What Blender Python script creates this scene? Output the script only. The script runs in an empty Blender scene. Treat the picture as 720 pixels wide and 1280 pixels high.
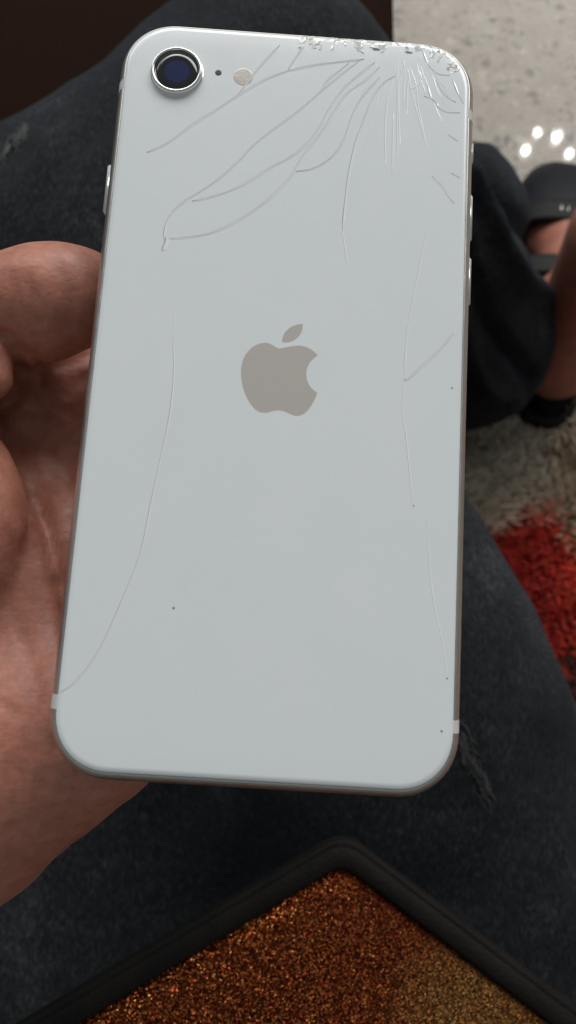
import bpy, bmesh, math, random
import numpy as np
from mathutils import Vector, Matrix
random.seed(7); rng = np.random.default_rng(7)
scene = bpy.context.scene
C = scene.collection

# ------------------------------------------------------------------ camera
CAM_H, PITCH, F = 0.72, math.radians(22), 1000.0
cam_d = bpy.data.cameras.new('camera'); cam = bpy.data.objects.new('camera', cam_d); C.objects.link(cam)
cam.location = (0, 0, CAM_H); cam.rotation_euler = (PITCH, 0, 0)
cam_d.sensor_fit = 'VERTICAL'; cam_d.sensor_height = 36.0; cam_d.sensor_width = 20.25; cam_d.lens = 36.0*F/1280
cam_d.clip_start = 0.01; cam_d.clip_end = 50
cam_d.dof.use_dof = True; cam_d.dof.focus_distance = 0.150; cam_d.dof.aperture_fstop = 22.0
scene.camera = cam
RC = Matrix.Rotation(PITCH, 3, 'X')
RCn = np.array(RC); CP = np.array((0, 0, CAM_H))

# ------------------------------------------------------------------ world + lamps
world = bpy.data.worlds.new('World'); scene.world = world; world.use_nodes = True
bg = world.node_tree.nodes['Background']
bg.inputs[0].default_value = (0.93, 0.98, 1.0, 1); bg.inputs[1].default_value = 0.20
scene.view_settings.view_transform = 'Standard'; scene.view_settings.look = 'None'
scene.view_settings.exposure = 0.1; scene.view_settings.gamma = 1.0
scene.view_settings.use_curve_mapping = False

def ray(px, py):
    return RCn @ np.array(((px-360)/F, (640-py)/F, -1.0))
def P(px, py, d):                     # picture point at depth d (metres) -> world
    return CP + ray(px, py)*d
def G(px, py, z=0.0):                 # picture point on the level plane z -> world
    r = ray(px, py); return CP + r*((z-CAM_H)/r[2])

# the ceiling lamp: five bulbs, standing where their mirror images fall on the polished floor
CEIL = 2.55
for i, (px, py, e) in enumerate(((657, 188, 1.0), (696, 171, 1.2), (712, 192, .8), (690, 215, .8), (672, 166, .5))):
    g = G(px, py); r = ray(px, py); r = r/np.linalg.norm(r); r[2] = -r[2]
    p = g + r*(CEIL/r[2])
    ld = bpy.data.lights.new('ceiling_bulb', 'POINT'); lo = bpy.data.objects.new('ceiling_bulb', ld); C.objects.link(lo)
    lo.location = p; ld.energy = 3.5*e; ld.shadow_soft_size = 0.013; ld.color = (1.0, 0.965, 0.91)
    if i == 1: lamp_p = p
# the pale ceiling round the lamp throws its light back down
cd_ = bpy.data.lights.new('ceiling_glow', 'AREA'); co_ = bpy.data.objects.new('ceiling_glow', cd_); C.objects.link(co_)
cd_.shape = 'SQUARE'; cd_.size = 3.4; cd_.energy = 165; cd_.color = (1.0, 0.975, 0.94); co_.location = (1.1, 3.12, CEIL+.1)
# cool fill light, added ahead of the sitter, upper left
ad = bpy.data.lights.new('fill_light', 'AREA'); ao = bpy.data.objects.new('fill_light', ad); C.objects.link(ao)
ad.shape = 'RECTANGLE'; ad.size = 1.6; ad.size_y = 1.2; ad.energy = 13; ad.color = (0.88, 0.96, 1.0)
ao.location = (-0.9, 2.1, 2.0)
ao.rotation_euler = (Vector((0, 0.05, 0.55))-Vector(ao.location)).to_track_quat('-Z', 'Y').to_euler()

# ------------------------------------------------------------------ materials
def mat(name, col, rough=0.5, metal=0.0, **kw):
    m = bpy.data.materials.new(name); m.use_nodes = True
    b = m.node_tree.nodes['Principled BSDF']
    b.inputs['Base Color'].default_value = (*col, 1); b.inputs['Roughness'].default_value = rough
    b.inputs['Metallic'].default_value = metal
    for k, v in kw.items():
        b.inputs[k.replace('_', ' ')].default_value = v
    return m
class NT:
    def __init__(s, m): s.m = m; s.t = m.node_tree; s.b = s.t.nodes['Principled BSDF']
    def n(s, typ, **kw):
        x = s.t.nodes.new(typ)
        for k, v in kw.items():
            if k in x.inputs: x.inputs[k].default_value = v
            else: setattr(x, k, v)
        return x
    def l(s, a, b): s.t.links.new(a, b)
    def coord(s): return s.n('ShaderNodeTexCoord').outputs['Object']
    def noise(s, scale, detail=3, rough=.5, vec=None):
        x = s.n('ShaderNodeTexNoise'); x.inputs['Scale'].default_value = scale
        x.inputs['Detail'].default_value = detail; x.inputs['Roughness'].default_value = rough
        if vec is None: vec = s.coord()
        s.l(vec, x.inputs['Vector']); return x
    def ramp(s, fac, stops):
        x = s.n('ShaderNodeValToRGB'); s.l(fac, x.inputs[0]); e = x.color_ramp.elements
        while len(e) < len(stops): e.new(0.5)
        for q, (p, c) in zip(e, stops): q.position = p; q.color = (*c, 1) if len(c) == 3 else c
        return x.outputs[0]
    def mix(s, fac, a, b, mode='MIX'):
        x = s.n('ShaderNodeMix'); x.data_type = 'RGBA'; x.blend_type = mode
        for sock, v in ((x.inputs['Factor'], fac), (x.inputs['A'], a), (x.inputs['B'], b)):
            pass
        for idx, v in ((0, fac), (6, a), (7, b)):
            if hasattr(v, 'is_linked') or hasattr(v, 'links'): s.l(v, x.inputs[idx])
            elif idx == 0: x.inputs[0].default_value = v
            else: x.inputs[idx].default_value = (*v, 1)
        return x.outputs[2]
    def bump(s, h, strength=.3, dist=.001, normal=None):
        x = s.n('ShaderNodeBump'); x.inputs['Strength'].default_value = strength; x.inputs['Distance'].default_value = dist
        s.l(h, x.inputs['Height'])
        if normal is not None: s.l(normal, x.inputs['Normal'])
        s.l(x.outputs[0], s.b.inputs['Normal']); return x.outputs[0]

def gray(v): return (v, v, v)
# terrazzo floor
M_floor = mat('terrazzo', (0.4, 0.36, 0.3), 0.13); t = NT(M_floor); co = t.coord()
base = t.ramp(t.noise(34, 5, .7, co).outputs[0], [(.3, (.42, .365, .30)), (.7, (.57, .505, .42))])
wob = t.n('ShaderNodeVectorMath', operation='MULTIPLY_ADD'); nz = t.noise(60, 2, .5, co); t.l(nz.outputs['Color'], wob.inputs[0]); wob.inputs[1].default_value = (.012, .012, 0); t.l(co, wob.inputs[2])
for sc, th, cols, seed in ((56, .34, [(.0, (.13, .125, .11)), (.4, (.28, .245, .20)), (.6, (.50, .40, .30)), (1, (.68, .63, .55))], 0), (110, .36, [(.0, (.17, .16, .145)), (.4, (.40, .33, .26)), (1, (.66, .61, .54))], 7.3)):
    off = t.n('ShaderNodeVectorMath', operation='ADD'); t.l(wob.outputs[0], off.inputs[0]); off.inputs[1].default_value = (seed, seed*.7, 0)
    v = t.n('ShaderNodeTexVoronoi'); v.inputs['Scale'].default_value = sc; v.inputs['Randomness'].default_value = 1; t.l(off.outputs[0], v.inputs['Vector'])
    msk = t.ramp(v.outputs['Distance'], [(th-.05, gray(1)), (th+.05, gray(0))])
    sep = t.n('ShaderNodeSeparateColor'); t.l(v.outputs['Color'], sep.inputs[0])
    pick = t.ramp(sep.outputs[1], [(.22, gray(0)), (.36, gray(.95))])
    mm = t.n('ShaderNodeMath', operation='MULTIPLY'); t.l(msk, mm.inputs[0]); t.l(pick, mm.inputs[1])
    base = t.mix(mm.outputs[0], base, t.ramp(sep.outputs[0], cols))
grit = t.ramp(t.noise(380, 3, .7, co).outputs[0], [(.35, gray(.30)), (.65, gray(.64))])
base = t.mix(1.0, base, grit, 'MULTIPLY'); t.l(base, t.b.inputs['Base Color'])
t.l(t.ramp(t.noise(30, 3, .6, co).outputs[0], [(.3, gray(.03)), (.7, gray(.05))]), t.b.inputs['Roughness'])
t.b.inputs['Specular IOR Level'].default_value = .2

# denim
def denim(name, c0, c1, c2):
    m = mat(name, c1, 0.88); t = NT(m); co = t.coord()
    m.node_tree.nodes['Principled BSDF'].inputs['Specular IOR Level'].default_value = .12
    mp = t.n('ShaderNodeMapping'); t.l(co, mp.inputs[0]); mp.inputs['Rotation'].default_value = (0, 0, math.radians(14))
    w = t.n('ShaderNodeTexWave'); w.wave_type = 'BANDS'; w.bands_direction = 'DIAGONAL'; t.l(mp.outputs[0], w.inputs['Vector'])
    w.inputs['Scale'].default_value = 640; w.inputs['Distortion'].default_value = 2.5; w.inputs['Detail'].default_value = 2; w.inputs['Detail Scale'].default_value = 3
    st = t.n('ShaderNodeMapping'); t.l(co, st.inputs[0]); st.inputs['Scale'].default_value = (1100, 330, 600); st.inputs['Rotation'].default_value = (0, 0, .2)
    fib = t.noise(1, 3, .65, st.outputs[0])
    big = t.noise(16, 5, .68, co)
    col = t.ramp(big.outputs[0], [(.3, c0), (.55, c1), (.78, c2)])
    thr = t.ramp(w.outputs[0], [(.25, gray(.78)), (.8, gray(1.18))])
    col = t.mix(1.0, col, thr, 'MULTIPLY')
    fl = t.ramp(fib.outputs[0], [(.32, gray(.35)), (.55, gray(1.0)), (.72, gray(2.6))])
    blot = t.noise(330, 4, .75, co); col = t.mix(1.0, col, t.ramp(blot.outputs[0], [(.3, gray(.6)), (.7, gray(1.5))]), 'MULTIPLY')
    col = t.mix(1.0, col, fl, 'MULTIPLY')
    t.l(col, t.b.inputs['Base Color'])
    ad = t.n('ShaderNodeMath', operation='ADD'); t.l(w.outputs[0], ad.inputs[0]); t.l(fib.outputs[0], ad.inputs[1])
    t.bump(ad.outputs[0], .7, .0005)
    t.b.inputs['Sheen Weight'].default_value = .06; t.b.inputs['Sheen Roughness'].default_value = .5
    t.b.inputs['Sheen Tint'].default_value = (.6, .7, .85, 1)
    return m
M_denim = denim('dark_denim', (.0085, .0093, .0108), (.0165, .0180, .0207), (.046, .0495, .055))
M_thread = mat('pale_thread', (.075, .075, .075), .9)
M_ragged = mat('black_thread', (.012, .012, .014), .9)

# skin
def skin(name, c0, c1, c2):
    m = mat(name, c1, .5); t = NT(m); co = t.coord()
    n1 = t.noise(90, 6, .68, co); col = t.ramp(n1.outputs[0], [(.3, c0), (.5, c1), (.72, c2)])
    n2 = t.noise(420, 3, .6, co); col = t.mix(1.0, col, t.ramp(n2.outputs[0], [(.35, gray(.86)), (.65, gray(1.08))]), 'MULTIPLY')
    t.l(col, t.b.inputs['Base Color'])
    t.b.inputs['Subsurface Weight'].default_value = .22; t.b.inputs['Subsurface Radius'].default_value = (1, .35, .2); t.b.inputs['Subsurface Scale'].default_value = .003
    st = t.n('ShaderNodeMapping'); t.l(co, st.inputs[0]); st.inputs['Scale'].default_value = (260, 700, 500); st.inputs['Rotation'].default_value = (0, 0, .6)
    f1 = t.noise(1, 4, .6, st.outputs[0])
    v = t.n('ShaderNodeTexVoronoi', feature='DISTANCE_TO_EDGE'); v.inputs['Scale'].default_value = 620; t.l(co, v.inputs['Vector'])
    a = t.n('ShaderNodeMath', operation='MULTIPLY_ADD'); t.l(v.outputs['Distance'], a.inputs[0]); a.inputs[1].default_value = .7; t.l(f1.outputs[0], a.inputs[2])
    t.bump(a.outputs[0], .28, .0004)
    t.l(t.ramp(f1.outputs[0], [(.3, gray(.42)), (.7, gray(.60))]), t.b.inputs['Roughness'])
    return m
M_skin = skin('skin', (.39, .145, .095), (.45, .18, .12), (.50, .22, .155))
M_footskin = skin('foot_skin', (.32, .115, .075), (.38, .15, .10), (.44, .19, .13))

# phone
M_glass = mat('white_back_glass', (.60, .635, .64), .22, 0, Coat_Weight=1.0, Coat_Roughness=.03, Coat_IOR=1.5)
t = NT(M_glass); co = t.coord(); sm = t.noise(70, 4, .7, co)
t.l(t.ramp(sm.outputs[0], [(.35, (.81, .85, .865)), (.7, (.83, .865, .88))]), t.b.inputs['Base Color'])
t.l(t.ramp(t.noise(160, 5, .7, co).outputs[0], [(.4, gray(.16)), (.75, gray(.24))]), t.b.inputs['Coat Roughness'])
M_alu = mat('silver_aluminium', (.62, .60, .57), .34, 1.0)
t = NT(M_alu); co = t.coord(); sc = t.n('ShaderNodeMapping'); t.l(co, sc.inputs[0]); sc.inputs['Scale'].default_value = (300, 300, 2600)
t.l(t.ramp(t.noise(1, 4, .6, sc.outputs[0]).outputs[0], [(.3, gray(.27)), (.7, gray(.43))]), t.b.inputs['Roughness'])
M_polish = mat('polished_ring', (.78, .77, .75), .16, 1.0)
M_button = mat('button_metal', (.86, .86, .85), .25, .7)
M_band = mat('antenna_plastic', (.72, .72, .70), .4)
M_gasket = mat('grey_gasket', (.13, .125, .12), .6)
M_lens = mat('lens_glass', (.004, .005, .008), .04, 0, Coat_Weight=1, Coat_Roughness=.01)
M_lensblue = mat('coated_lens_element', (.009, .014, .075), .06, 0, Coat_Weight=1, Coat_Roughness=.02)
M_flash = mat('flash_diffuser', (.66, .61, .55), .3, 0, Coat_Weight=.6)
t = NT(M_flash); v = t.n('ShaderNodeTexVoronoi'); v.inputs['Scale'].default_value = 1400; t.l(t.coord(), v.inputs['Vector']); t.bump(v.outputs[0], .15, .0002)
M_mic = mat('microphone_mesh', (.05, .05, .05), .6)
M_logo = mat('satin_logo', (.62, .58, .535), .28, .25, Coat_Weight=1.0, Coat_Roughness=.04)
M_crack_d = mat('crack_painted_shade', (.44, .46, .47), .35)  # shaded side of a crack lip, its shade painted into the colour
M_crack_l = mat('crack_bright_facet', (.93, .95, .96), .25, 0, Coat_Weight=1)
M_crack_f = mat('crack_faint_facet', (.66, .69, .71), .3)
M_shard = mat('splintered_glass', (.80, .83, .83), .12, 0, Coat_Weight=1)
M_shard2 = mat('dusty_splinters', (.70, .69, .63), .35)
M_hole = mat('exposed_chassis', (.13, .13, .125), .5)
M_screen = mat('screen_glass', (.01, .01, .011), .06)
M_speck = mat('dirt', (.32, .31, .30), .8)

# ottoman cloth, shoe, pouch
M_brown = mat('dark_brown_cloth', (.017, .008, .005), .9); t = NT(M_brown); co = t.coord()
n = t.noise(700, 3, .7, co); t.l(t.ramp(n.outputs[0], [(.3, (.007, .0033, .002)), (.6, (.018, .008, .0045)), (.8, (.036, .016, .008))]), t.b.inputs['Base Color'])
t.b.inputs['Specular IOR Level'].default_value = .04
t.bump(n.outputs[0], .6, .001)
M_shoe = mat('navy_leather', (.005, .006, .0095), .5, 0, Specular_IOR_Level=.15); t = NT(M_shoe); v = t.n('ShaderNodeTexVoronoi'); v.inputs['Scale'].default_value = 300; t.l(t.coord(), v.inputs['Vector']); t.bump(v.outputs[0], .35, .001)
M_sole = mat('black_rubber', (.007, .0065, .0065), .6, 0, Specular_IOR_Level=.2)
M_silver = mat('silver_ornament', (.55, .55, .56), .25, 1.0)

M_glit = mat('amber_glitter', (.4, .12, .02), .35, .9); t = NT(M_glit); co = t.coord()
v = t.n('ShaderNodeTexVoronoi'); v.inputs['Scale'].default_value = 3900; t.l(co, v.inputs['Vector'])
sep = t.n('ShaderNodeSeparateColor'); t.l(v.outputs['Color'], sep.inputs[0])
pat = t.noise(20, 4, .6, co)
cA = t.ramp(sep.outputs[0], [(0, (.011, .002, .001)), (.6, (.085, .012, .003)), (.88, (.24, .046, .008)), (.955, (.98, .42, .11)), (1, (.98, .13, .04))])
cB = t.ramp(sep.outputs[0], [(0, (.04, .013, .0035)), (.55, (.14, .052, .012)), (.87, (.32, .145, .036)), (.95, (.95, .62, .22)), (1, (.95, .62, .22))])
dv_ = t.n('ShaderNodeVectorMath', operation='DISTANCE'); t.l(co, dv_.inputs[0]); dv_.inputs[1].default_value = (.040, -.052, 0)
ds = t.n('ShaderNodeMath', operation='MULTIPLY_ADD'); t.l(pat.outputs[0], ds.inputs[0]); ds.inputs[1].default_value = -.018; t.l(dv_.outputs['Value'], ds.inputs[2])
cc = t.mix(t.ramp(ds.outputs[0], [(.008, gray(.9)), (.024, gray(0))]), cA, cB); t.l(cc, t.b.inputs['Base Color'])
vs = t.n('ShaderNodeVectorMath', operation='SUBTRACT'); t.l(v.outputs['Color'], vs.inputs[0]); vs.inputs[1].default_value = (.5, .5, .5)
vm = t.n('ShaderNodeVectorMath', operation='SCALE'); t.l(vs.outputs[0], vm.inputs[0]); vm.inputs['Scale'].default_value = 1.5
ge = t.n('ShaderNodeNewGeometry'); va = t.n('ShaderNodeVectorMath', operation='ADD'); t.l(ge.outputs['Normal'], va.inputs[0]); t.l(vm.outputs[0], va.inputs[1])
vn = t.n('ShaderNodeVectorMath', operation='NORMALIZE'); t.l(va.outputs[0], vn.inputs[0]); t.l(vn.outputs[0], t.b.inputs['Normal'])
M_trim = mat('black_trim', (.013, .012, .011), .7, 0, Specular_IOR_Level=.2); t = NT(M_trim); n = t.noise(900, 3, .6, t.coord()); t.bump(n.outputs[0], .5, .0006)
t.l(t.ramp(t.noise(60, 4, .6, t.coord()).outputs[0], [(.35, (.0035, .003, .0026)), (.7, (.009, .0072, .0055))]), t.b.inputs['Base Color'])

M_pile = mat('rug_pile', (.4, .3, .2), .9); t = NT(M_pile); at = t.n('ShaderNodeAttribute', attribute_name='Col'); t.l(at.outputs['Color'], t.b.inputs['Base Color'])
t.b.inputs['Sheen Weight'].default_value = .15; t.b.inputs['Specular IOR Level'].default_value = .15
M_backing = mat('rug_backing', (.25, .16, .11), .95)

# ------------------------------------------------------------------ helpers
def tag(o, label=None, cat=None, group=None, kind=None):
    for k, v in (('label', label), ('category', cat), ('group', group), ('kind', kind)):
        if v: o[k] = v
    return o
def empty(name, loc=(0, 0, 0)):
    o = bpy.data.objects.new(name, None); C.objects.link(o); o.location = loc; o.empty_display_size = .02; return o
def mesh_obj(name, verts, faces, mats, parent=None, smooth=False, midx=None, world=None):
    me = bpy.data.meshes.new(name); me.from_pydata([tuple(map(float, v)) for v in verts], [], [tuple(int(i) for i in f) for f in faces])
    for m in (mats if isinstance(mats, (list, tuple)) else [mats]): me.materials.append(m)
    if midx is not None: me.polygons.foreach_set('material_index', np.array(midx, dtype=np.int32))
    if smooth: me.polygons.foreach_set('use_smooth', np.ones(len(me.polygons), dtype=bool))
    me.update()
    o = bpy.data.objects.new(name, me); C.objects.link(o)
    if parent is not None:
        o.parent = parent
        if world: o.matrix_parent_inverse = parent_inv(parent)
    return o
def parent_inv(p):
    return Matrix.LocRotScale(p.location, p.rotation_euler, None).inverted()
def bm_obj(name, bm, mats, parent=None, smooth=False, world=None):
    me = bpy.data.meshes.new(name); bm.to_mesh(me); bm.free()
    for m in (mats if isinstance(mats, (list, tuple)) else [mats]): me.materials.append(m)
    if smooth: me.polygons.foreach_set('use_smooth', np.ones(len(me.polygons), dtype=bool))
    o = bpy.data.objects.new(name, me); C.objects.link(o)
    if parent is not None:
        o.parent = parent
        if world: o.matrix_parent_inverse = parent_inv(parent)
    return o
def catmull(pts, n=8):
    pts = [np.array(p, float) for p in pts]; q = [2*pts[0]-pts[1]]+pts+[2*pts[-1]-pts[-2]]; out = []
    for i in range(1, len(q)-2):
        a, b, c, d = q[i-1:i+3]
        for k in range(n):
            s = k/n
            out.append(.5*((2*b)+(-a+c)*s+(2*a-5*b+4*c-d)*s*s+(-a+3*b-3*c+d)*s**3))
    out.append(pts[-1]); return np.array(out)
def tube(pts, radii, seg=8):
    pts = np.array(pts, float); V = []; Fc = []; N = len(pts); prev = None
    for i, p in enumerate(pts):
        d = pts[min(i+1, N-1)]-pts[max(i-1, 0)]; d /= np.linalg.norm(d)+1e-12
        if prev is None: prev = np.cross(d, (0, .3, 1)); 
        u = prev-d*(prev@d); u /= np.linalg.norm(u)+1e-12; w = np.cross(d, u); prev = u
        r = radii[i] if hasattr(radii, '__len__') else radii
        for k in range(seg):
            a = 2*math.pi*k/seg; V.append(p+r*(math.cos(a)*u+math.sin(a)*w))
    for i in range(N-1):
        for k in range(seg):
            Fc.append((i*seg+k, i*seg+(k+1) % seg, (i+1)*seg+(k+1) % seg, (i+1)*seg+k))
    Fc.append(tuple(range(seg))[::-1]); Fc.append(tuple((N-1)*seg+k for k in range(seg)))
    return V, Fc

# signed-distance modelling with a surface-net mesher: gives one continuous blended skin
def sd_cap(X, a, b, ra, rb):
    a = np.array(a, np.float32); b = np.array(b, np.float32); ba = b-a
    h = np.clip(((X-a)@ba)/max(ba@ba, 1e-12), 0, 1)
    return np.linalg.norm(X-a-h[..., None]*ba, axis=-1)-(ra+(rb-ra)*h)
def sd_ell(X, c, r, R=None):
    Y = X-np.array(c, np.float32)
    if R is not None: Y = Y@np.array(R, np.float32)      # columns of R are the ellipsoid axes
    r = np.array(r, np.float32); k0 = np.linalg.norm(Y/r, axis=-1); k1 = np.linalg.norm(Y/(r*r), axis=-1)
    return k0*(k0-1)/np.maximum(k1, 1e-6)
def smin(a, b, k):
    h = np.maximum(k-np.abs(a-b), 0)/k; return np.minimum(a, b)-h*h*k*.25
def sdf_mesh(fn, lo, hi, res):
    lo = np.array(lo, float); hi = np.array(hi, float); n = np.ceil((hi-lo)/res).astype(int)+1
    ax = [np.arange(n[i])*res+lo[i] for i in range(3)]
    X = np.stack(np.meshgrid(*ax, indexing='ij'), -1).astype(np.float32); V = fn(X)
    ins = V < 0; cs = tuple(n-1)
    acc = np.zeros(cs+(3,)); cnt = np.zeros(cs)
    off = [(i, j, k) for i in (0, 1) for j in (0, 1) for k in (0, 1)]
    def sl(o): return tuple(slice(o[d], o[d]+cs[d]) for d in range(3))
    for o in off:
        for d in range(3):
            if o[d] == 0:
                q = list(o); q[d] = 1; va, vb = V[sl(o)], V[sl(q)]
                cr = (va < 0) != (vb < 0); tt = np.where(cr, va/np.where(va-vb == 0, 1, va-vb), 0)
                for e in range(3):
                    acc[..., e] += np.where(cr, o[e]+(tt if e == d else 0), 0)
                cnt += cr
    act = cnt > 0; idx = -np.ones(cs, int); idx[act] = np.arange(act.sum())
    cell = np.argwhere(act); verts = (cell+acc[act]/cnt[act][:, None])*res+lo
    faces = []
    for d in range(3):
        e1, e2 = [(1, 2), (2, 0), (0, 1)][d]
        a = [slice(1, -1)]*3; a[d] = slice(0, -1); b = [slice(1, -1)]*3; b[d] = slice(1, None)
        A = ins[tuple(a)]; B = ins[tuple(b)]; st = [1, 1, 1]; st[d] = 0
        for flag, flip in ((A & ~B, False), (~A & B, True)):
            pos = np.argwhere(flag)+np.array(st)
            if len(pos) == 0: continue
            qs = []
            for s1, s2 in ((0, 0), (-1, 0), (-1, -1), (0, -1)):
                w = pos.copy(); w[:, e1] += s1; w[:, e2] += s2
                qs.append(idx[w[:, 0], w[:, 1], w[:, 2]])
            qs = np.stack(qs, 1)
            faces.append(qs[:, ::-1] if flip else qs)
    faces = np.concatenate(faces); faces = faces[(faces >= 0).all(1)]
    return verts, faces
def vnormals(v, f):
    fn = np.cross(v[f[:, 2]]-v[f[:, 0]], v[f[:, 3]]-v[f[:, 1]]); n = np.zeros_like(v)
    for k in range(4): np.add.at(n, f[:, k], fn)
    return n/(np.linalg.norm(n, axis=1, keepdims=True)+1e-12)
def relax(v, f, it=2):
    for _ in range(it):
        s = np.zeros_like(v); c = np.zeros(len(v))
        for k in range(4):
            np.add.at(s, f[:, k], v[f[:, (k+1) % 4]]+v[f[:, k-1]]); np.add.at(c, f[:, k], 2)
        v = .5*v+.5*s/c[:, None]
    return v
def px_of(v):                               # authoring coordinates of a point
    q = (v-CP)@RCn; return np.stack([360+F*q[:, 0]/-q[:, 2], 640-F*q[:, 1]/-q[:, 2]], 1)
def dpoly(p, poly):
    poly = np.array(poly, float); best = np.full(len(p), 1e9)
    for a, b in zip(poly[:-1], poly[1:]):
        h = np.clip(((p-a)@(b-a))/((b-a)@(b-a)), 0, 1); best = np.minimum(best, np.linalg.norm(p-a-h[:, None]*(b-a), axis=1))
    return best
def fbm(v, seed=0, octs=4, sc=1.0):          # cheap smooth noise from rotated sines
    r = np.random.default_rng(seed); out = np.zeros(len(v)); amp = 1.0
    for o in range(octs):
        for _ in range(4):
            d = r.normal(size=3); d /= np.linalg.norm(d); ph = r.uniform(0, 6.28)
            out += amp*.5*np.sin(v@d*sc*2**o*r.uniform(.7, 1.3)+ph+1.3*np.sin(v@r.normal(size=3)*sc*2**o*.5+ph))
        amp *= .5
    return out

# ================================================================== setting: floor
fl = mesh_obj('floor', [(-4, -3, 0), (4, -3, 0), (4, 5, 0), (-4, 5, 0)], [(0, 1, 2, 3)], M_floor); tag(fl, kind='structure')

# ================================================================== rug (shaggy, beige with a red motif)
e0 = G(520, 480); e1 = G(900, 455)
xd = (e1-e0)[:2]; xd /= np.linalg.norm(xd); yd = np.array((xd[1], -xd[0]))            # yd runs towards the sitter
org = e0[:2]-xd*.30
LX, LY = 1.15, .80
rug = empty('rug', (*(org+xd*LX/2+yd*LY/2), 0))
tag(rug, 'shaggy beige rug with a bright red motif on the stone floor', 'rug')
V = []; 
for z in (.004, .012):
    for a, b in ((0, 0), (LX, 0), (LX, LY), (0, LY)): V.append((*(org+xd*a+yd*b), z))
mesh_obj('backing', V, [(3, 2, 1, 0), (4, 5, 6, 7), (0, 1, 5, 4), (1, 2, 6, 5), (2, 3, 7, 6), (3, 0, 4, 7)], M_backing, rug, world=True)
def make_pile(n, amin, amax, bmin, bmax, wid):
    ab = np.stack([rng.uniform(amin, amax, n), rng.uniform(bmin, bmax, n)], 1)
    p = np.zeros((n, 3)); p[:, :2] = org+ab[:, :1]*xd+ab[:, 1:]*yd; p[:, 2] = .012
    ppx = px_of(p+np.array((0, 0, .02)))
    wv = np.stack([fbm(p, 1, 3, 22), fbm(p, 2, 3, 22)], 1)*14; u = ppx+wv
    beige = np.array((.62, .55, .44)); brown = np.array((.42, .26, .13)); red = np.array((.58, .035, .016)); drk = np.array((.36, .02, .013)); orange = np.array((.55, .14, .035)); blk = np.array((.02, .012, .01))
    col = np.tile(beige, (n, 1))
    def put(w, c):
        nonlocal col; col = col*(1-w[:, None])+w[:, None]*c
    sg = lambda x, s: 1/(1+np.exp(-np.clip(x/s, -40, 40)))
    put(sg(u[:, 0]*.8+u[:, 1]*.45-812, 12)*sg(700-u[:, 1], 16)*.85, brown)
    put(sg(p[:, 0]*0+fbm(p, 5, 2, 40)-.6, .2)*.4, np.array((.44, .39, .31)))
    rd = sg(u[:, 1]-632-np.maximum(0, u[:, 0]-682)*.95-np.maximum(0, 625-u[:, 0])*.6, 6)*sg(u[:, 0]-560, 8)
    put(rd, red); put(rd*sg(fbm(p, 9, 3, 30)-.15, .25)*.8, drk)
    put(rd*sg(u[:, 0]-700+.0*u[:, 1], 8)*sg(u[:, 1]-700, 20)*.25, orange)
    put(sg(22-np.hypot(u[:, 0]-728, (u[:, 1]-830)*.6), 3), blk)
    col *= rng.uniform(.8, 1.15, (n, 1))
    ang = rng.uniform(0, 6.28, n); lean = rng.uniform(.1, .9, n)*.020; flow = np.stack([fbm(p, 11, 2, 30), fbm(p, 12, 2, 30)], 1)*.010
    hgt = rng.uniform(.010, .018, n)+.004*fbm(p, 14, 2, 35)
    tip = p.copy(); tip[:, 0] += np.cos(ang)*lean+flow[:, 0]; tip[:, 1] += np.sin(ang)*lean+flow[:, 1]; tip[:, 2] += hgt
    mid = p*.5+tip*.5; mid[:, 2] += .004
    s = np.stack([-np.sin(ang+.7), np.cos(ang+.7), np.zeros(n)], 1)*wid
    vs = np.stack([p-s, p+s, mid+s*.8, mid-s*.8, tip+s*.35, tip-s*.35], 1).reshape(-1, 3)
    b = np.arange(n)[:, None]*6
    fs = np.concatenate([b+np.array((0, 1, 2, 3)), b+np.array((3, 2, 4, 5))])
    return vs, fs, np.repeat(col, 6, 0)
v1 = make_pile(52000, .28, .85, 0, .52, .0018)
v2 = make_pile(9000, 0, LX, 0, LY, .003)
vs = np.concatenate([v1[0], v2[0]]); fs = np.concatenate([v1[1], v2[1]+len(v1[0])]); cs = np.concatenate([v1[2], v2[2]])
me = bpy.data.meshes.new('pile'); me.from_pydata(vs.tolist(), [], fs.tolist()); me.materials.append(M_pile)
ca = me.color_attributes.new('Col', 'FLOAT_COLOR', 'POINT'); ca.data.foreach_set('color', np.concatenate([cs, np.ones((len(cs), 1))], 1).astype(np.float32).ravel())
pile = bpy.data.objects.new('pile', me); C.objects.link(pile); pile.parent = rug; pile.matrix_parent_inverse = parent_inv(rug); tag(pile, kind='stuff')

# ================================================================== ottoman (dark brown block beyond the knee)
ZT = .30
a = G(497, 70, ZT); b = G(494, -60, ZT); d = (b-a)[:2]; d /= np.linalg.norm(d); s = np.array((-d[1], d[0]))
if s[0] > 0: s = -s
c0 = a[:2]-d*.55; Lo, Wo = 1.2, 1.1
ott = empty('ottoman', (*(c0+d*Lo/2+s*Wo/2), 0))
tag(ott, 'dark brown cloth-covered ottoman beyond the raised knee at upper left', 'ottoman')
def block(name, x0, x1, y0, y1, z0, z1, bev, m, parent, ori=None, seg=3, smooth=True):
    bm = bmesh.new(); bmesh.ops.create_cube(bm, size=1)
    for v in bm.verts:
        v.co = ((x0+x1)/2+v.co.x*(x1-x0), (y0+y1)/2+v.co.y*(y1-y0), (z0+z1)/2+v.co.z*(z1-z0))
    if bev: bmesh.ops.bevel(bm, geom=bm.edges[:], offset=bev, segments=seg, affect='EDGES', profile=.5)
    if ori:
        for v in bm.verts: v.co = ori(v.co)
    return bm_obj(name, bm, m, parent, smooth, world=True)
oo = lambda co: Vector((*(c0+s*co.x+d*co.y), co.z))
block('cushion', 0, Wo, 0, Lo, .17, ZT, .018, M_brown, ott, oo)
block('base', .012, Wo-.012, .012, Lo-.012, .05, .168, .008, M_brown, ott, oo)
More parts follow.
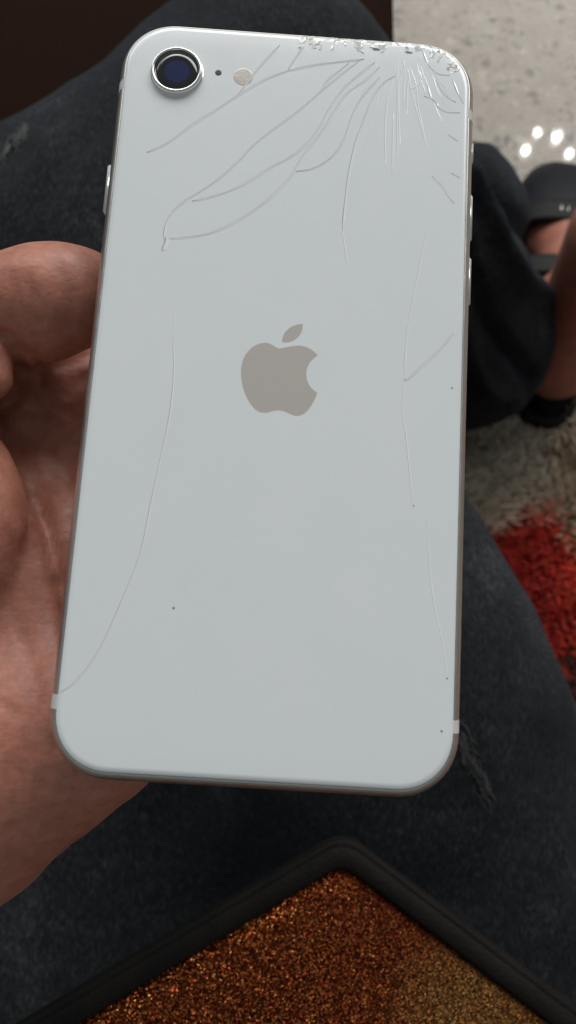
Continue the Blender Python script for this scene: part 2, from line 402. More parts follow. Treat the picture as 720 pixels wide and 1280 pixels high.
for ax in (.06, Wo-.06):
    for ay in (.06, Lo-.06): block('foot', ax-.025, ax+.025, ay-.025, ay+.025, 0, .05, .004, M_sole, ott, oo)

# ================================================================== person
heel = G(668, 528); toe = G(698, 252)
fd = (toe-heel); fd[2] = 0; FL = np.linalg.norm(fd); fd /= FL; fr = np.array((fd[1], -fd[0], 0)); up = np.array((0, 0, 1.))
person = empty('person', (heel[0], heel[1], 0))
tag(person, 'seated person in dark jeans and dark slipper holding up the cracked white phone', 'person')
FS = FL/.258
def LF(x, y, z): return heel+(fr*x+fd*y+up*z)*FS
print('FOOT', FL, heel, toe)

# --- trousers
KN = dict(k=.05)
def trousers(X):
    t1 = sd_cap(X, P(-380, 860, .42), P(60, 420, .425), .095, .082)
    t1 = smin(t1, sd_cap(X, P(60, 420, .425), P(326, 190, .435), .082, .066), .05)
    sh = sd_cap(X, P(326, 190, .435), P(526, 305, .600), .066, .064)
    sh = smin(sh, sd_cap(X, P(526, 305, .600), P(580, 428, .715), .064, .078), .03)
    sh = smin(sh, sd_cap(X, P(480, 180, .52), P(553, 275, .62), .054, .056), .03)
    t2 = sd_cap(X, P(900, 1780, .42), P(465, 890, .395), .098, .085)
    t2 = smin(t2, sd_cap(X, P(465, 890, .395), P(250, 400, .41), .085, .090), .02)
    r = smin(t1, sh, .06); r = smin(r, t2, .05)
    # lap: cloth bridging the two thighs
    r = smin(r, sd_ell(X, P(60, 1050, .44), (.14, .16, .10)), .06)
    hem = P(592, 412, .715)
    r = np.maximum(r, .055-X[..., 2])
    # hollow of the leg opening
    r = np.maximum(r, -sd_cap(X, P(632, 480, .775), P(700, 490, .90), .052, .08))
    return r
tv, tf = sdf_mesh(trousers, (-.42, -.42, .03), (.40, .50, .60), .006)
tv = relax(tv, tf, 2); nn = vnormals(tv, tf)
w = fbm(tv*np.array((1, 1, 1.4)), 21, 4, 26); disp = .0026*w
tp = px_of(tv)
# soft creases in the cloth
for poly, amp, wd in (([(600, 150), (625, 250), (690, 330)], -.009, 9), ([(590, 210), (640, 330), (700, 385)], .010, 10), ([(560, 250), (610, 400), (660, 470)], -.010, 10),
                      ([(560, 330), (600, 470), (640, 500)], .008, 10), ([(0, 300), (70, 210), (130, 150)], -.0015, 14), ([(585, 1010), (640, 900), (660, 800)], -.0012, 22),
                      ([(20, 175), (60, 230), (100, 290)], -.0016, 12), ([(640, 1250), (655, 1120), (690, 980)], -.0014, 18)):
    disp = disp+amp*np.exp(-(dpoly(tp, catmull(poly, 6))/wd)**2)
tv = tv+nn*disp[:, None]
me_t = mesh_obj('trousers', tv, tf, M_denim, person, True, world=True)

# --- frayed rip in the thigh cloth, lower right of the phone
from mathutils.bvhtree import BVHTree
bvh = BVHTree.FromPolygons([Vector(v) for v in tv], [tuple(int(i) for i in f) for f in tf])
def on_cloth(px, py, lift=0.0):
    r = ray(px, py); r = r/np.linalg.norm(r)
    h = bvh.ray_cast(Vector(CP), Vector(r))
    if h[0] is None: return None
    return np.array(h[0])-r*lift
def threads(name, strands, radius, m, parent):
    V = []; Fc = []
    for st in strands:
        st = [p for p in st if p is not None]
        if len(st) < 2: continue
        v, f = tube(catmull(st, 3), radius*random.uniform(.6, 1.3), 5); o = len(V); V += v; Fc += [tuple(i+o for i in q) for q in f]
    o = mesh_obj(name, V, Fc, m, parent, True, world=True); tag(o, kind='stuff'); return o
st = []
for i in range(46):
    u = rng.uniform(0, 1); x = 572+u*38+rng.normal()*5; y = 915+u*78+rng.normal()*9; L = rng.uniform(14, 34)
    st.append([on_cloth(x+rng.normal()*3+q*L*.38, y+q*L, .0003+.0005*math.sin(q*3.1)) for q in (0, .33, .66, 1)])
threads('frayed_thread', st, .00016, M_thread, me_t)
st = []
for i in range(14):
    u = rng.uniform(0, 1); x = 577+u*30+rng.normal()*2.5; y = 935+u*55+rng.normal()*5; L = rng.uniform(8, 18)
    st.append([on_cloth(x+q*L*.6, y+q*L, .0004) for q in (0, .5, 1)])
threads('dark_thread', st, .0006, M_ragged, me_t)
# nick in the cloth at the far left
st = []
for i in range(60):
    u = rng.uniform(0, 1); x = 2+u*34+rng.normal()*3; y = 186-u*30+rng.normal()*5; L = rng.uniform(6, 18)
    st.append([on_cloth(x-q*L*.4, y+q*L, .001) for q in (0, .5, 1)])
threads('frayed_thread', st, .00017, M_thread, me_t)
threads('dark_thread', [[on_cloth(14, 172, .003), on_cloth(17, 179, .003), on_cloth(17, 188, .001)]], .0011, M_ragged, me_t)

st = []
for i in range(30):
    u = rng.uniform(0, 1); hp0 = catmull([(676, 300), (697, 350), (704, 400), (690, 450), (668, 490), (640, 515)], 20); b0 = hp0[int(u*(len(hp0)-1))]
    x0, y0 = b0-np.array((14, 4)); a = on_cloth(x0, y0, .002)
    if a is None: continue
    dv = rng.normal(size=3)*.003+np.array((.002, 0, -.004)); st.append([a, a+dv*.6, a+dv*1.3+rng.normal(size=3)*.002])
threads('frayed_thread', st, .0006, M_ragged, me_t)
# --- foot and slipper
def foot(X):
    r = sd_ell(X, LF(0, .028, .062), (.034, .036, .042))
    r = smin(r, sd_cap(X, LF(.0, .03, .075), LF(-.004, .035, .20), .033, .038), .03)
    r = smin(r, sd_cap(X, LF(0, .06, .075), LF(.002, .16, .052), .036, .030), .03)
    r = smin(r, sd_cap(X, LF(-.018, .165, .045), LF(.022, .165, .042), .020, .018), .02)
    for x, y, rr in ((-.028, .235, .0125), (-.008, .243, .010), (.008, .236, .0095), (.022, .226, .009), (.034, .212, .0085)):
        r = smin(r, sd_cap(X, LF(x*.7, .17, .046), LF(x, y, .038), .012, rr), .012)
    return r
lo = np.min([LF(x, y, 0) for x in (-.07, .07) for y in (-.03, .29)], 0); hi = np.max([LF(x, y, .22) for x in (-.07, .07) for y in (-.03, .29)], 0); lo[2] = .015
fv, ff = sdf_mesh(foot, lo, hi, .003); fv = relax(fv, ff, 2)
mesh_obj('foot', fv, ff, M_footskin, person, True, world=True)
slip = empty('slipper', (heel[0], heel[1], 0)); slip.parent = person; slip.matrix_parent_inverse = parent_inv(person)
slip['label'] = 'dark navy slipper with silver ornament on its toe strap'
SV = slip
def outline(off=0.0, n=64):
    out = []
    for i in range(n):
        a = 2*math.pi*i/n; y = .132-.150*math.cos(a); f = (y+.018)/.300
        wdt = (.040+.016*min(1, max(0, (f-.15)/.55)))*(1 if f < .8 else 1)
        x = (wdt+off)*math.copysign(abs(math.sin(a))**.62, math.sin(a))
        y2 = .132-(.150+off)*math.copysign(abs(math.cos(a))**.9, math.cos(a))
        out.append((x, y2))
    return out
V = []; Fc = []; prof = [(-.006, .004), (0, .007), (.001, .016), (0, .026), (-.004, .031), (-.010, .030)]; n = 64
for off, z in prof: V += [LF(x, y, z) for x, y in outline(off)]
for i in range(len(prof)-1):
    for k in range(n): Fc.append((i*n+k, i*n+(k+1) % n, (i+1)*n+(k+1) % n, (i+1)*n+k))
Fc.append(tuple(range(n))); Fc.append(tuple((len(prof)-1)*n+k for k in range(n))[::-1])
def child2(name, V, Fc, m, smooth=True):
    o = mesh_obj(name, V, Fc, m, slip, smooth); o.matrix_parent_inverse = parent_inv(slip); return o
child2('sole', V, Fc, M_sole)
def cap_at(y, ang, grow=0.0):               # closed toe upper as an arched shell
    f = (y-.15)/.125; half = .058*math.sqrt(max(0, 1-max(0, f)**2.3))+.002; hgt = .050*(1-.45*max(0, f)**1.5)*math.sqrt(max(0.02, 1-max(0, f)**4))
    return LF((half+grow)*math.cos(ang), y, .026+(hgt+grow)*max(0, math.sin(ang))**.8)
def arch(y0, y1, ny, grow, thick):
    V = []; Fc = []; na = 22
    for layer in (grow, grow-thick):
        for j in range(ny+1):
            y = y0+(y1-y0)*(j/ny)
            for k in range(na+1): V.append(cap_at(y, math.pi*k/na, layer))
    L = (ny+1)*(na+1)
    for j in range(ny):
        for k in range(na):
            a = j*(na+1)+k; Fc.append((a, a+1, a+na+2, a+na+1)); Fc.append((L+a, L+a+na+1, L+a+na+2, L+a+1))
    for k in range(na): Fc.append((k, L+k, L+k+1, k+1)); a = ny*(na+1)+k; Fc.append((a, a+1, L+a+1, L+a))
    return V, Fc
child2('toe_upper', *arch(.168, .2745, 26, 0, .003), M_shoe)
child2('strap', *arch(.162, .188, 5, .0025, .002), M_sole)
child2('ankle_strap', *arch(.090, .110, 5, .016, .003), M_sole)
for k, (an, sz) in enumerate(((1.80, .9), (1.70, .6), (1.58, 1.0), (1.47, .7))):
    v, f = tube([cap_at(.171, an+.05*(k % 2), .0030), cap_at(.172, an, .0034), cap_at(.176, an, .0036), cap_at(.180, an-.02*(k % 3), .0032)], .0009*sz, 6); child2('ornament', v, f, M_silver)

# --- hand: open palm under the phone, thumb tip tucked under its edge
mm = .001
def hand(X):
    def c(a, b, ra, rb): return sd_cap(X, P(a[0], a[1], a[2]*mm), P(b[0], b[1], b[2]*mm), ra*mm, rb*mm)
    # palm slab, wrist and heel
    r = c((-330, 1110, 166), (-60, 985, 158), 25, 22)
    r = smin(r, c((-60, 985, 158), (105, 905, 156), 21, 15.5), .012)
    r = smin(r, c((60, 920, 156), (300, 760, 167), 14.5, 12), .012)
    r = smin(r, c((-120, 850, 168), (200, 640, 176), 19, 12), .016)
    r = smin(r, c((40, 760, 170), (270, 560, 178), 13, 11), .014)
    r = smin(r, c((20, 640, 178), (150, 540, 182), 11, 9), .010)
    # thenar mound
    r = smin(r, sd_ell(X, P(-70, 655, .159), (.0182, .0235, .0145)), .003)
    # thumb: metacarpal, proximal, tip tucked under the phone
    th = c((-110, 640, 170), (-135, 500, 168), 14, 11.5)
    th = smin(th, c((-135, 500, 168), (-35, 404, 165), 11.5, 11.2), .008)
    th = smin(th, c((-35, 404, 165), (55, 380, 162), 11.2, 10.8), .007)
    th = smin(th, c((55, 380, 162), (100, 374, 161.5), 10.8, 9.8), .006)
    th = smin(th, sd_ell(X, P(-48, 470, .157), (.0105, .0085, .007)), .004)
    r = smin(r, th, .006)
    # folds of the web between thumb and palm
    r = smin(r, c((20, 520, 177), (95, 560, 177), 7.5, 7), .007)
    r = smin(r, c((60, 610, 175), (120, 690, 174), 7.5, 7), .006)
    r = smin(r, c((-60, 560, 181), (110, 470, 186), 10, 9), .008)
    r = smin(r, c((-40, 500, 186), (120, 425, 191), 9, 8), .006)
    # fingers lying under the phone
    for pts, r0 in ((((150, 520), (260, 385), (330, 300), (375, 245)), 8.6), (((215, 560), (350, 420), (430, 335), (485, 290)), 8.8),
                    (((265, 620), (405, 500), (475, 430), (520, 395)), 8.3), (((300, 690), (410, 610), (465, 570), (505, 545)), 7.4)):
        dd = (180, 180, 184, 189)
        for i in range(3):
            r = smin(r, c((*pts[i], dd[i]), (*pts[i+1], dd[i+1]), r0-.5*i, r0-.5*(i+1)), .005)
    return r
allp = np.array([P(x, y, d) for x in (-520, 560) for y in (200, 1280) for d in (.13, .215)])
lo = allp.min(0); hi = allp.max(0)
hv, hf = sdf_mesh(hand, lo, hi, .0011); hv = relax(hv, hf, 3); nn = vnormals(hv, hf); hp = px_of(hv)
disp = .00025*fbm(hv, 31, 3, 160)
for poly, amp, wd in (([(-20, 500), (25, 560), (48, 620), (66, 700), (84, 770), (90, 850), (80, 930)], -.0032, 7.5),      # thenar crease
                      ([(25, 470), (60, 462), (120, 440)], -.0009, 8), ([(28, 430), (50, 455), (52, 480)], -.0010, 5),
                      ([(-40, 430), (0, 418), (25, 450), (28, 480), (10, 505), (-20, 520)], -.0024, 6),
                      ([(60, 500), (95, 520), (120, 535)], -.0006, 6), ([(70, 590), (95, 605), (115, 640)], -.0009, 5), ([(60, 560), (85, 590), (95, 640), (100, 690)], -.0007, 5),
                      ([(30, 345), (45, 380), (42, 425)], -.0005, 5), ([(75, 330), (88, 372), (82, 415)], -.0003, 5),
                      ([(0, 740), (30, 800), (50, 900)], -.0004, 8), ([(20, 600), (35, 660), (20, 720)], -.0003, 6), ([(40, 1090), (90, 1060), (60, 1010)], -.0003, 6),
                      ([(105, 470), (80, 500), (45, 515), (20, 508)], -.0008, 4), ([(112, 560), (90, 575), (60, 570)], -.0006, 4), ([(100, 690), (85, 720), (60, 730)], -.0006, 4), ([(20, 560), (34, 600), (38, 650), (28, 700)], -.0004, 3.5),
                      ([(0, 880), (40, 905), (70, 960)], -.0004, 4), ([(10, 960), (60, 985), (110, 990)], -.0003, 4), ([(0, 1040), (40, 1030), (90, 1040)], -.0003, 4), ([(10, 345), (18, 385), (10, 420)], -.0005, 4), ([(20, 343), (29, 385), (24, 425)], -.0004, 3),
                      ([(0, 660), (18, 690), (20, 740)], -.0003, 3.5), ([(95, 640), (80, 660), (55, 650)], -.0005, 3.5)):
    disp = disp+amp*np.exp(-(dpoly(hp, catmull(poly, 6))/wd)**2)
hv = relax(hv+nn*disp[:, None], hf, 1)
ho = mesh_obj('hand', hv, hf, M_skin, person, True, world=True)
ho['label'] = 'open palm and thumb under the left edge of the phone'

# ================================================================== phone
PX = np.array((.9937, -.0642, -.01415)); PY = np.array((.0678, .9860, -.1774))     # camera-space axes (right, up, towards)
PX /= np.linalg.norm(PX); PY -= PX*(PX@PY); PY /= np.linalg.norm(PY); PZ = np.cross(PX, PY)
PO = np.array((-1.782, 23.005, -142.705))*mm
Rw = RCn@np.stack([PX, PY, PZ], 1); Ow = CP+RCn@PO
phone = empty('smartphone'); phone.matrix_world = Matrix([[*Rw[i], Ow[i]] for i in range(3)]+[[0, 0, 0, 1]])
phone.location = Ow; phone.rotation_euler = Matrix(Rw.tolist()).to_euler()
tag(phone, 'white smartphone seen from the back with cracked glass, held in a hand', 'phone')
HW, HH, HT, CR = 33.65, 69.2, 3.65, 10.6
def px2ph(px, py, z=HT):                        # picture point -> phone-local mm on plane z
    o = Rw.T@(CP-Ow)*1000; dr = Rw.T@ray(px, py); q = o+dr*((z-o[2])/dr[2]); return q[0], q[1]
def rr(off, n=14):                              # rounded-rect outline, inset by off (mm)
    w, h, r = HW-off, HH-off, CR-off*.85; out = []
    for cx, cy, a0 in ((w-r, h-r, 0), (-(w-r), h-r, 90), (-(w-r), -(h-r), 180), (w-r, -(h-r), 270)):
        for k in range(n+1):
            a = math.radians(a0+90*k/n); e = .94
            cxn = math.copysign(abs(math.cos(a))**e, math.cos(a)); sn = math.copysign(abs(math.sin(a))**e, math.sin(a))
            out.append((cx+r*cxn, cy+r*sn))
    return out
def inset(x, y):
    qx, qy = abs(x)-(HW-CR), abs(y)-(HH-CR)
    return CR-(math.hypot(max(qx, 0), max(qy, 0))+min(max(qx, qy), 0))
def gz(x, y):                                   # height of the back glass at x, y
    i = max(.05, inset(x, y)); return HT if i >= SA else HT*math.sqrt(max(0, 1-(1-i/SA)**2))
def sweep(prof, close_first=False, close_last=False):
    V = []; Fc = []
    for off, z in prof: V += [(x*mm, y*mm, z*mm) for x, y in rr(off)]
    n = len(V)//len(prof)
    for i in range(len(prof)-1):
        for k in range(n): Fc.append((i*n+k, i*n+(k+1) % n, (i+1)*n+(k+1) % n, (i+1)*n+k))
    if close_first: Fc.append(tuple(range(n))[::-1])
    if close_last: Fc.append(tuple((len(prof)-1)*n+k for k in range(n)))
    return V, Fc
SA = 2.6
def circ(t, R=HT): t = math.radians(t); return (SA*(1-math.cos(t)), R*math.sin(t))
GA = 64
V, Fc = sweep([(2.6, -3.0)]+[circ(x) for x in np.linspace(-GA, GA, 19)]+[(circ(GA)[0]+.06, circ(GA)[1]-.08), (2.6, 3.0)]); mesh_obj('frame', V, Fc, M_alu, phone, True)
V, Fc = sweep([(1.9, 3.0), (circ(GA)[0]+.03, circ(GA)[1]-.10), (circ(GA+1.5)[0]+.03, circ(GA+1.5)[1]-.06), (circ(GA+3.5)[0]+.03, circ(GA+3.5)[1]-.06), (2.4, 3.1)]); mesh_obj('gasket', V, Fc, M_gasket, phone, True)
gp = [(2.6, 3.15), (circ(GA+2.6)[0]+.10, circ(GA+2.6)[1]-.06), (circ(GA+2.6)[0]+.02, circ(GA+2.6)[1])]+[circ(x) for x in np.linspace(GA+4, 90, 8)]
V, Fc = sweep(gp+[(6, HT), (9.5, HT)], close_last=True); glass = mesh_obj('back_glass', V, Fc, M_glass, phone, True)
V, Fc = sweep([(2.6, -3.0)]+[circ(-x) for x in np.linspace(GA+2, 90, 7)]+[(6, -HT), (9.5, -HT)], close_last=True)
mesh_obj('screen', V, [f[::-1] for f in Fc], M_screen, phone, True)
# buttons
def edge_x(side, y, z=0): return side*HW
def side_button(side, py0, py1, px, hw=1.0, proud=.3):
    y0 = px2ph(px, py0, 0)[1]; y1 = px2ph(px, py1, 0)[1]; y0, y1 = min(y0, y1), max(y0, y1)
    bm = bmesh.new(); bmesh.ops.create_cube(bm, size=1)
    for v in bm.verts: v.co = ((side*(HW+proud/2-.2)+v.co.x*(proud+.4))*mm, ((y0+y1)/2+v.co.y*(y1-y0))*mm, (v.co.z*2*hw)*mm)
    bmesh.ops.bevel(bm, geom=bm.edges[:], offset=.22*mm, segments=2, affect='EDGES')
    return bm_obj('button', bm, M_button, phone, True)
side_button(-1, 209, 268, 134, proud=.5)['label'] = 'side button standing out on the left edge'
side_button(1, 247, 303, 589)
side_button(1, 325, 383, 587)
sw = side_button(1, 181, 206, 591, .8, .3); sw.name = 'mute_switch'
# antenna bands across the frame
def antenna(side, py0, py1, px):
    ys = [px2ph(px, q, 0)[1] for q in (py0, py1)]; V = []; Fc = []; ts = np.linspace(-GA-1, GA+1, 8)
    for y in ys:
        for tt in ts:
            o, z = circ(tt); V.append((side*(HW-o+.06)*mm, y*mm, z*mm))
        for tt in ts[::-1]:
            o, z = circ(tt); V.append((side*(HW-o-.5)*mm, y*mm, z*.98*mm))
    n = 16
    for k in range(n): Fc.append((k, (k+1) % n, n+(k+1) % n, n+k))
    Fc += [tuple(range(n))[::-1], tuple(range(n, 2*n))]
    mesh_obj('antenna_band', V, Fc, M_band, phone, False)
antenna(-1, 866, 884, 66); antenna(1, 899, 915, 568); antenna(-1, 112, 124, 153); antenna(1, 150, 162, 592)
# lens assembly
def disc(name, cx, cy, prof, m, parent, n=48, smooth=True, cap=True):
    V = []; Fc = []
    for r, z in prof: V += [((cx+r*math.cos(2*math.pi*k/n))*mm, (cy+r*math.sin(2*math.pi*k/n))*mm, z*mm) for k in range(n)]
    for i in range(len(prof)-1):
        for k in range(n): Fc.append((i*n+k, i*n+(k+1) % n, (i+1)*n+(k+1) % n, (i+1)*n+k))
    if cap: Fc.append(tuple((len(prof)-1)*n+k for k in range(n)))
    return mesh_obj(name, V, Fc, m, parent, smooth)
cx, cy = px2ph(220.5, 86, HT+1.0)
ring = disc('camera_ring', cx, cy, [(4.95, HT-.02), (4.85, HT+.05), (4.72, HT+.10), (4.72, HT+.85), (4.6, HT+1.0), (4.42, HT+1.05), (4.22, HT+1.0), (4.12, HT+.85), (4.1, HT+.55)], M_polish, phone, cap=False)
lens = disc('camera_lens', cx, cy, [(4.1, HT+.56), (4.08, HT+.62), (3.0, HT+.63), (2.2, HT+.63)], M_lens, phone)
disc('lens_element', cx+.1, cy-.2, [(2.3, HT+.632), (2.0, HT+.642), (1.2, HT+.648), (.4, HT+.65)], M_lensblue, lens)
x, y = px2ph(273, 91); disc('microphone', x, y, [(.62, HT-.01), (.60, HT+.015), (.3, HT+.012)], M_mic, phone, 20)
x, y = px2ph(304, 96); disc('flash', x, y, [(1.85, HT-.01), (1.80, HT+.02), (1.6, HT+.03), (.8, HT+.045)], M_flash, phone, 32)
# emblem
def bez(segs, n=10):
    out = []
    for p0, p1, p2, p3 in segs:
        for k in range(n):
            s_ = k/n; out.append(tuple((1-s_)**3*p0[i]+3*(1-s_)**2*s_*p1[i]+3*(1-s_)*s_*s_*p2[i]+s_**3*p3[i] for i in (0, 1)))
    return out
def zl(x, y): return (270+x*160/720, 380+y*160/720)
# body outline, read off the mark itself
Bz = [((355, 250), (385, 248), (420, 234), (462, 234)), ((462, 234), (505, 234), (545, 255), (572, 290)), ((572, 290), (535, 312), (508, 348), (508, 393)),
      ((508, 393), (508, 442), (535, 482), (570, 498)), ((570, 498), (556, 545), (515, 628), (458, 630)), ((458, 630), (420, 630), (400, 600), (350, 598)),
      ((350, 598), (315, 598), (295, 616), (262, 612)), ((262, 612), (200, 608), (140, 490), (140, 385)), ((140, 385), (140, 285), (205, 220), (275, 218)), ((275, 218), (315, 218), (330, 245), (355, 250))]
Lz = [((372, 216), (368, 160), (420, 112), (488, 112)), ((488, 112), (492, 170), (445, 225), (372, 216))]
def flat_shape(name, segs, m, parent, z0, z1):
    pts = [px2ph(*zl(x, y)) for x, y in bez(segs)]; n = len(pts)
    V = [(x*mm, y*mm, z1*mm) for x, y in pts]+[(x*mm, y*mm, z0*mm) for x, y in pts]
    Fc = [tuple(range(n))[::-1]]+[(k, (k+1) % n, n+(k+1) % n, n+k) for k in range(n)]
    o = mesh_obj(name, V, Fc, m, parent)
    bm = bmesh.new(); bm.from_mesh(o.data); bmesh.ops.recalc_face_normals(bm, faces=bm.faces); bm.to_mesh(o.data); bm.free(); return o
logo = flat_shape('logo', Bz, M_logo, phone, HT-.01, HT+.006)
flat_shape('logo_leaf', Lz, M_logo, logo, HT-.01, HT+.006)

# --- cracks: raised lips of split glass, shade and shine painted as grey and white sides
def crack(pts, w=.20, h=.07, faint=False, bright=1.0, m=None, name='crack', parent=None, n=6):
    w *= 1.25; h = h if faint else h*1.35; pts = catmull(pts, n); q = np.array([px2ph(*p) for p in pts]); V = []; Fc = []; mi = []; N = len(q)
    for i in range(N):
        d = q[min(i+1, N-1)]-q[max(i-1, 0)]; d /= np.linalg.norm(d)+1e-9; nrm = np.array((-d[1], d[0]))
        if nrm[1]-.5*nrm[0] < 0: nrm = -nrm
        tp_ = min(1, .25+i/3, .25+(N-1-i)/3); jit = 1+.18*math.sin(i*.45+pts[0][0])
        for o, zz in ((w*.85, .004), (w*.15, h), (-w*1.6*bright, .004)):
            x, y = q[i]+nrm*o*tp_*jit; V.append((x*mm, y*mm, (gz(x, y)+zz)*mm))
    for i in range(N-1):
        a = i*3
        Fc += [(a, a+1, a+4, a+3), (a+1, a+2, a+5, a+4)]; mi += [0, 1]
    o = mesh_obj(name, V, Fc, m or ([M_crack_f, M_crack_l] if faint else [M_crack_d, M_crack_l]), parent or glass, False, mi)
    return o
crack([(184, 190), (210, 178), (241, 155), (270, 137), (299, 118), (328, 101), (357.5, 89), (387, 82), (420, 77.5), (455, 74)], .2)
crack([(298, 117), (320, 89), (334, 73), (350, 56)], .16)
crack([(360, 87), (369, 73), (379, 59)], .15)
crack([(451, 74), (426, 93), (401, 114), (372, 139), (324, 175), (299, 200), (277.5, 220), (252, 238), (234, 249), (216, 264), (207, 282), (205, 298)], .15)
crack([(401, 114), (412, 98), (436, 79)], .14)
crack([(240, 251), (270, 244), (303, 231), (335, 211), (364, 195), (386, 177), (400, 158), (411, 138), (430, 110), (451, 91), (468, 78)], .2)
crack([(207, 298), (230.6, 296), (259, 292), (288, 280), (313.6, 265), (339, 245.6), (360.6, 224), (369.6, 211), (382, 191), (404, 162), (417, 141), (434, 116), (455, 101), (474, 84)], .2)
crack([(209, 296), (207, 304), (203, 313)], .38)
crack([(370, 214), (392.5, 209.6), (413, 197), (430, 174), (442.5, 139), (455, 118), (474, 97)], .14)
crack([(428, 287), (431, 255), (436, 216), (444.6, 178), (455, 149), (467.5, 120), (481, 102), (494, 95)], .16)
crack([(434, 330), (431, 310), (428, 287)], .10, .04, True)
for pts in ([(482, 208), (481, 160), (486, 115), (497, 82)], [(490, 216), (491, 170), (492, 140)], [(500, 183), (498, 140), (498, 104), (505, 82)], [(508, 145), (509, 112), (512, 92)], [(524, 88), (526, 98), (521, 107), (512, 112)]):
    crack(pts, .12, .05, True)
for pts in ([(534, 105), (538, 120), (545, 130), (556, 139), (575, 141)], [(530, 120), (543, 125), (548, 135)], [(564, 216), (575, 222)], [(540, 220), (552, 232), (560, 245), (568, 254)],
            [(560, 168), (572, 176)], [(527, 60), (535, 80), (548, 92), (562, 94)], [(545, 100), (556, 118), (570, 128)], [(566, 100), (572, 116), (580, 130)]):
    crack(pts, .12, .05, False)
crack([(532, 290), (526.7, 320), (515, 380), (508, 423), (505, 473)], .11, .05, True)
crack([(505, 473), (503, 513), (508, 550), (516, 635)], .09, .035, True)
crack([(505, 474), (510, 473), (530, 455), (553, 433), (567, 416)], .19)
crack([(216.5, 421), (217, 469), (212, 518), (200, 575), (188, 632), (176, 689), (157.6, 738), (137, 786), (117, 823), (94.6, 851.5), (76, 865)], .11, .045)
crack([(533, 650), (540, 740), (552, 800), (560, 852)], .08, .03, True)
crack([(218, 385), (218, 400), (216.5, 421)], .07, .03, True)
# more hair-fine splits fanning out of the impact point
for i in range(15):
    uu = (i+rng.uniform(.2, .8))/15; a = math.radians(122-60*uu+rng.normal()*2); L = rng.uniform(35, 125); x0, y0 = 458+82*uu, 78+rng.uniform(-3, 8); b_ = rng.uniform(-.1, .12); pts = []
    for q in (0, .3, .6, 1): pts.append((x0+math.cos(a+b_*q)*L*q+rng.normal()*1.2, y0+math.sin(a+b_*q)*L*q))
    if pts[-1][0] < 575: crack(pts, rng.uniform(.06, .11), .03, True)
# interlocking shards along the crushed top edge and corner
sx0 = px2ph(374, 58)[0]; L1 = HW-CR-sx0; Ltot = L1+CR*math.radians(62)
def edge_pt(s_, off):
    if s_ < L1: return sx0+s_, HH-off
    a = math.pi/2-(s_-L1)/CR; return HW-CR+(CR-off)*math.cos(a), HH-CR+(CR-off)*math.sin(a)
ns = 54; rows = (.25, .85, 1.5, 2.3, 3.3, 4.4); grid = {}
for a_ in range(ns+1):
    for b_ in range(len(rows)):
        grid[a_, b_] = edge_pt(Ltot*(a_+rng.uniform(-.42, .42))/ns, max(.15, rows[b_]+rng.uniform(-.3, .3)*(b_ > 0)))
V = []; Fc = []; mi = []
for a_ in range(ns):
    for b_ in range(len(rows)-1):
        if rng.uniform() < (.02, .06, .18, .42, .68)[b_]+.15*abs(math.sin(a_*.37)): continue
        q = [grid[a_, b_], grid[a_+1, b_], grid[a_+1, b_+1], grid[a_, b_+1]]
        polys = [q] if rng.uniform() < .35 else ([[q[0], q[1], q[2]], [q[0], q[2], q[3]]] if rng.uniform() < .5 else [[q[0], q[1], q[3]], [q[1], q[2], q[3]]])
        for pl in polys:
            c_ = np.mean(pl, 0); k = len(V); g_ = rng.normal(size=2)*.09; base_h = rng.uniform(.015, .06); top = []
            for p_ in pl:
                w_ = c_+(np.array(p_)-c_)*.92; hh = base_h+max(-.07, min(.10, float(g_@(w_-c_)))); top.append((w_[0], w_[1], gz(*w_)+max(.006, hh)))
            V += [(x*mm, y*mm, z*mm) for x, y, z in top]+[(x*mm, y*mm, (gz(x, y)-.02)*mm) for x, y, z in top]; m_ = len(pl)
            Fc.append(tuple(range(k, k+m_))[::-1]); kk = rng.uniform(); mi.append(0 if kk < .62 else 1 if kk < .9 else 2)
            for e_ in range(m_): Fc.append((k+e_, k+(e_+1) % m_, k+m_+(e_+1) % m_, k+m_+e_)); mi.append(0)
o = mesh_obj('splinters', V, Fc, [M_shard, M_shard2, M_crack_l], glass, False, mi); tag(o, kind='stuff'); o['label'] = 'crushed glass splinters along the top edge'
bm = bmesh.new(); bm.from_mesh(o.data); bmesh.ops.recalc_face_normals(bm, faces=bm.faces); bm.to_mesh(o.data); bm.free()
for px, py, L, wd in ((470, 61.5, .95, .24), (511, 65.5, .9, .16), (560, 87, .3, .12), (375, 60, .3, .12)):
    x, y = px2ph(px, py); V = []
    for k in range(7):
        a = 6.28*k/7; X_ = x+L*math.cos(a)*rng.uniform(.7, 1); Y_ = y+wd*math.sin(a)*rng.uniform(.7, 1)-.05*math.cos(a); V.append((X_*mm, Y_*mm, (gz(X_, Y_)+.10)*mm))
    mesh_obj('chip', V, [tuple(range(7))], M_hole, glass)
# specks of dirt
for px, py, r in ((217, 760, .28), (565, 485, .22), (552, 914, .26), (517, 632, .16), (559, 848, .2)):
    x, y = px2ph(px, py); disc('dirt_speck', x, y, [(r, gz(x, y)-.02), (r*.7, gz(x, y)+.03)], M_speck, glass, 7)

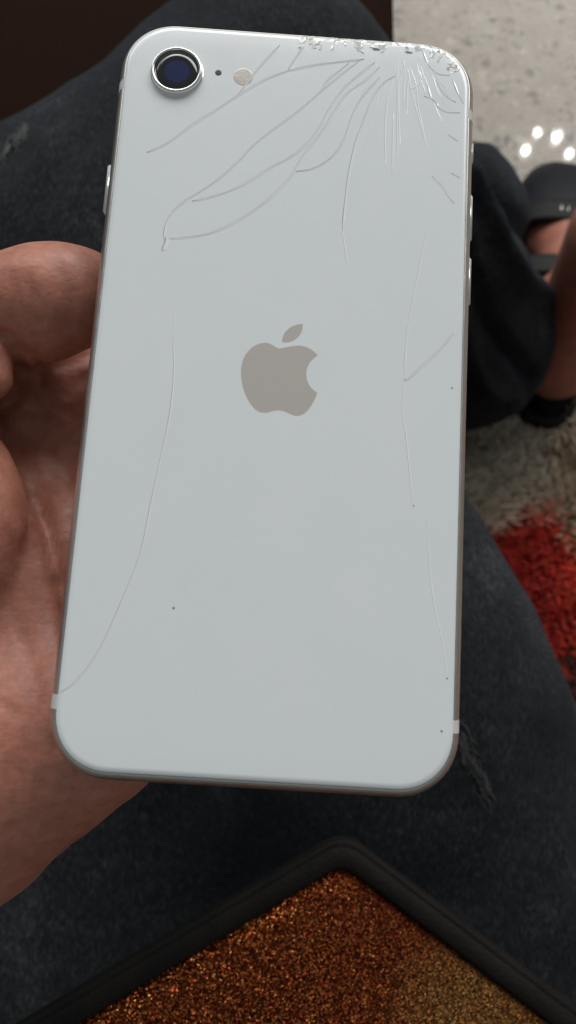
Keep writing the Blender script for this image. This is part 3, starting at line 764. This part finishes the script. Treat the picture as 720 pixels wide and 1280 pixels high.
# ================================================================== glitter pouch on the lap
TL = math.radians(20); A0 = np.array(((432-360)/F, (640-1050)/F, -1.0))*.235
pn = np.cross((1, 0, 0), (0, -math.cos(TL), math.sin(TL)))
if pn[2] < 0: pn = -pn
px_ = np.array((1., 0, 0)); py_ = np.cross(pn, px_)
def pou(px, py):
    r = np.array(((px-360)/F, (640-py)/F, -1.0)); h = r*((pn@A0)/(pn@r)); h = h-A0; return h@px_, h@py_
Rp = RCn@np.stack([px_, py_, pn], 1); Op = CP+RCn@A0
pouch = empty('glitter_pouch', Op); pouch.rotation_euler = Matrix(Rp.tolist()).to_euler()
tag(pouch, 'pouch with amber glitter front and raised black trim lying on the lap', 'pouch')
ap = np.array(pou(430, 1040)); lv = np.array(pou(40, 1272))-ap; rv = np.array(pou(735, 1270))-ap
lv /= np.linalg.norm(lv); rv /= np.linalg.norm(rv); LA, RA = .15, .13
corn = [ap, ap+lv*LA, ap+lv*LA+np.array((.035, -.075)), ap+rv*RA+np.array((-.03, -.075)), ap+rv*RA]
def round_poly(cs, rad, n=8):
    out = []; N = len(cs)
    for i in range(N):
        p = cs[i]; a = cs[i-1]-p; b = cs[(i+1) % N]-p; a = a/np.linalg.norm(a); b = b/np.linalg.norm(b)
        ang = math.acos(np.clip(a@b, -1, 1)); dcut = rad/math.tan(ang/2); s0 = p+a*dcut; s1 = p+b*dcut
        for k in range(n+1):
            q = k/n; out.append((1-q)**2*s0+2*q*(1-q)*p+q*q*s1)
    return np.array(out)
def inset_poly(cs, d):
    out = []; N = len(cs); cen = np.mean(cs, 0)
    for i in range(N):
        p = cs[i]; a = p-cs[i-1]; b = cs[(i+1) % N]-p
        na = np.array((-a[1], a[0]))/np.linalg.norm(a); nb = np.array((-b[1], b[0]))/np.linalg.norm(b)
        if na@(cen-p) < 0: na = -na
        if nb@(cen-p) < 0: nb = -nb
        m_ = na+nb; m_ /= np.linalg.norm(m_); out.append(p+m_*d/max(.3, m_@na))
    return out
def loft(rings, name, m, cap0=False, cap1=False):
    V = []; Fc = []; n = None
    for off, z in rings:
        pl = round_poly(inset_poly(corn, off), max(.002, .011-off*.55)); n = len(pl); V += [(x, y, z) for x, y in pl]
    for i in range(len(rings)-1):
        for k in range(n): Fc.append((i*n+k, i*n+(k+1) % n, (i+1)*n+(k+1) % n, (i+1)*n+k))
    if cap0: Fc.append(tuple(range(n)))
    if cap1: Fc.append(tuple((len(rings)-1)*n+k for k in range(n)))
    o = mesh_obj(name, V, Fc, m, pouch, True)
    bm = bmesh.new(); bm.from_mesh(o.data); bmesh.ops.recalc_face_normals(bm, faces=bm.faces); bm.to_mesh(o.data); bm.free(); return o
W_ = .0076
loft([(W_, -.0008)]+[(W_*.97, .0008), (W_*.88, .0014), (W_*.6, .0017), (W_*.36, .0014), (W_*.30, .0011), (W_*.26, .0010), (W_*.20, .0012), (W_*.10, .0010), (W_*.02, .0006), (0, -.001), (0, -.004)], 'trim', M_trim)
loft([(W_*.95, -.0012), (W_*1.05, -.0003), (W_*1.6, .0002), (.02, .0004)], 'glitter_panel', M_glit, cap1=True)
loft([(.0003, -.003), (-.0006, -.006), (0, -.011), (.004, -.014)], 'back_panel', M_trim, cap1=True)

scene.render.resolution_x = 576; scene.render.resolution_y = 1024
